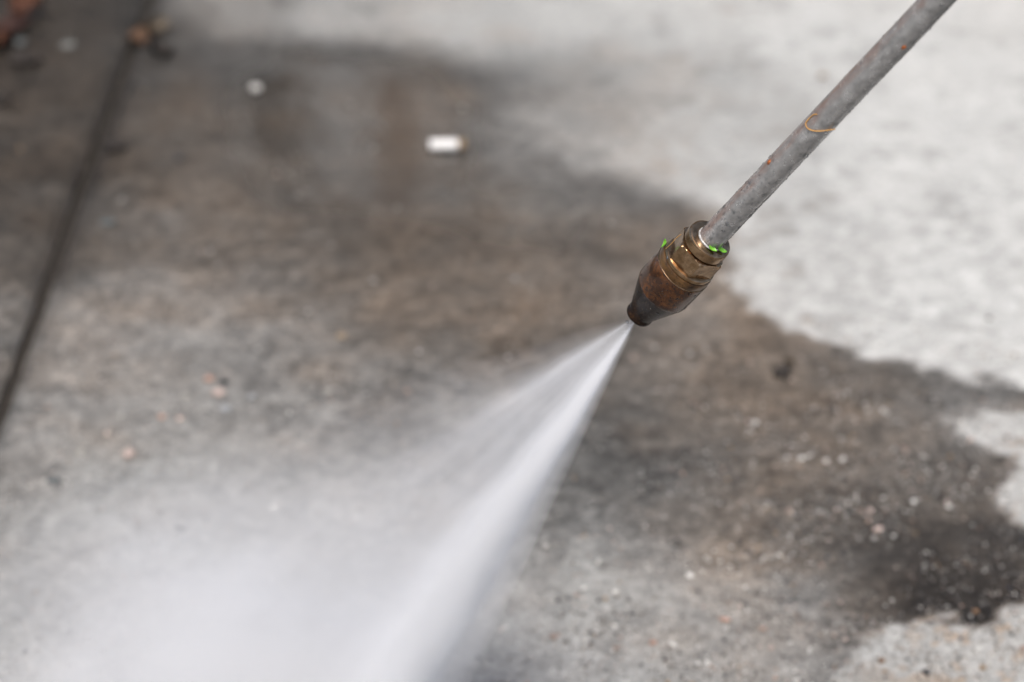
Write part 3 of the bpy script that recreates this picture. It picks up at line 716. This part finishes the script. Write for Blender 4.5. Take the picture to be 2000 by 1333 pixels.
SP4 = Matrix(((sx_.x, sy_.x, sz.x, EXIT.x), (sx_.y, sy_.y, sz.y, EXIT.y), (sx_.z, sy_.z, sz.z, EXIT.z), (0, 0, 0, 1)))
V, F, n = [], [], 40
zsv = [-.0012, 0.0015, .004, .01, .03, .08, .15, .22, .30, .38, .46, .54]
for z in zsv:
    zz = max(z, .0014)
    for k in range(n):
        a = 2 * math.pi * k / n
        c, s_ = math.cos(a), math.sin(a)
        uu = (.26 * c if c > 0 else .46 * c); vv = .17 * s_
        V.append((uu * zz + (0.0006 * c), vv * zz + .0006 * s_, z))
for i in range(len(zsv) - 1):
    for k in range(n):
        a = i * n + k; b = i * n + (k + 1) % n; F.append((a, b, b + n, a + n))
F.append(tuple(reversed(range(n)))); F.append(tuple((len(zsv) - 1) * n + k for k in range(n)))
M['spray'] = spray_mat()
me = mesh_py('water_spray', V, F)
spray = link('water_spray', me, M['spray']); spray.matrix_world = SP4
tag(spray, 'white fan of pressurised water spraying from the rusty nozzle onto the concrete', 'water spray')
M['spray'].cycles.volume_step_rate = .25

def mist_mat():
    m, nt, out = new_mat('mist_cloud'); g = NT(nt); co = g.coord()
    ln = g.n.new('ShaderNodeVectorMath'); ln.operation = 'LENGTH'; g._in(ln, 0, co)
    n = g.noise(co, 2.2, 4, .62)
    rr = g.math('ADD', ln.outputs['Value'], g.math('MULTIPLY', g.math('SUBTRACT', n, .5), .75))
    d = g.ramp(rr, [(0.0, 1.0), (.30, .70), (.60, .15), (.95, 0.0)], 'EASE')
    den = g.math('MULTIPLY', d, MIST_D)
    pv = g.n.new('ShaderNodeVolumePrincipled'); pv.inputs['Color'].default_value = (.972, .982, .9995, 1)
    g._in(pv, 'Density', den); nt.links.new(pv.outputs[0], out.inputs['Volume'])
    return m
MIST_D = 21.0
M['mist'] = mist_mat()
bm = bmesh.new(); bmesh.ops.create_icosphere(bm, subdivisions=4, radius=1.0); me = bpy.data.meshes.new('mist'); bm.to_mesh(me); bm.free()
mist = link('mist', me, M['mist']); c = on_ground(420, 1400)
mist.location = (c.x, c.y, 0.02); mist.scale = (.195, .25, .080); mist.rotation_euler.z = -.3
tag(mist, 'pale drifting mist thrown up where the water hits the slab', 'mist', kind='stuff')
M['mist'].cycles.volume_step_rate = .8

# single drops torn off the fan and bouncing off the slab
V, F, b = [], [], 0
r2 = np.random.default_rng(21)
OV = np.array([(1, 0, 0), (-1, 0, 0), (0, 1, 0), (0, -1, 0), (0, 0, 1.3), (0, 0, -1.3)]); OF = np.array([(0, 2, 4), (2, 1, 4), (1, 3, 4), (3, 0, 4), (2, 0, 5), (1, 2, 5), (3, 1, 5), (0, 3, 5)])
k = 0
while k < 5000:
    z = .50 * r2.random() ** .8; u = r2.normal(.10, .06) if r2.random() < .55 else r2.uniform(-.26, .18); v = r2.normal(0, .05)
    P = np.array([u * z, v * z, z]); W = SP4 @ Vector(P)
    if W.z < .002: continue
    V.append(OV * (.00006 * math.exp(r2.normal(0, .45))) + P); F.append(OF + b); b += 6; k += 1
me = mesh_py('water_drops', np.concatenate(V), np.concatenate(F).tolist()); smooth(me)
drops = link('water_drops', me, M['water'], spray); drops['kind'] = 'stuff'
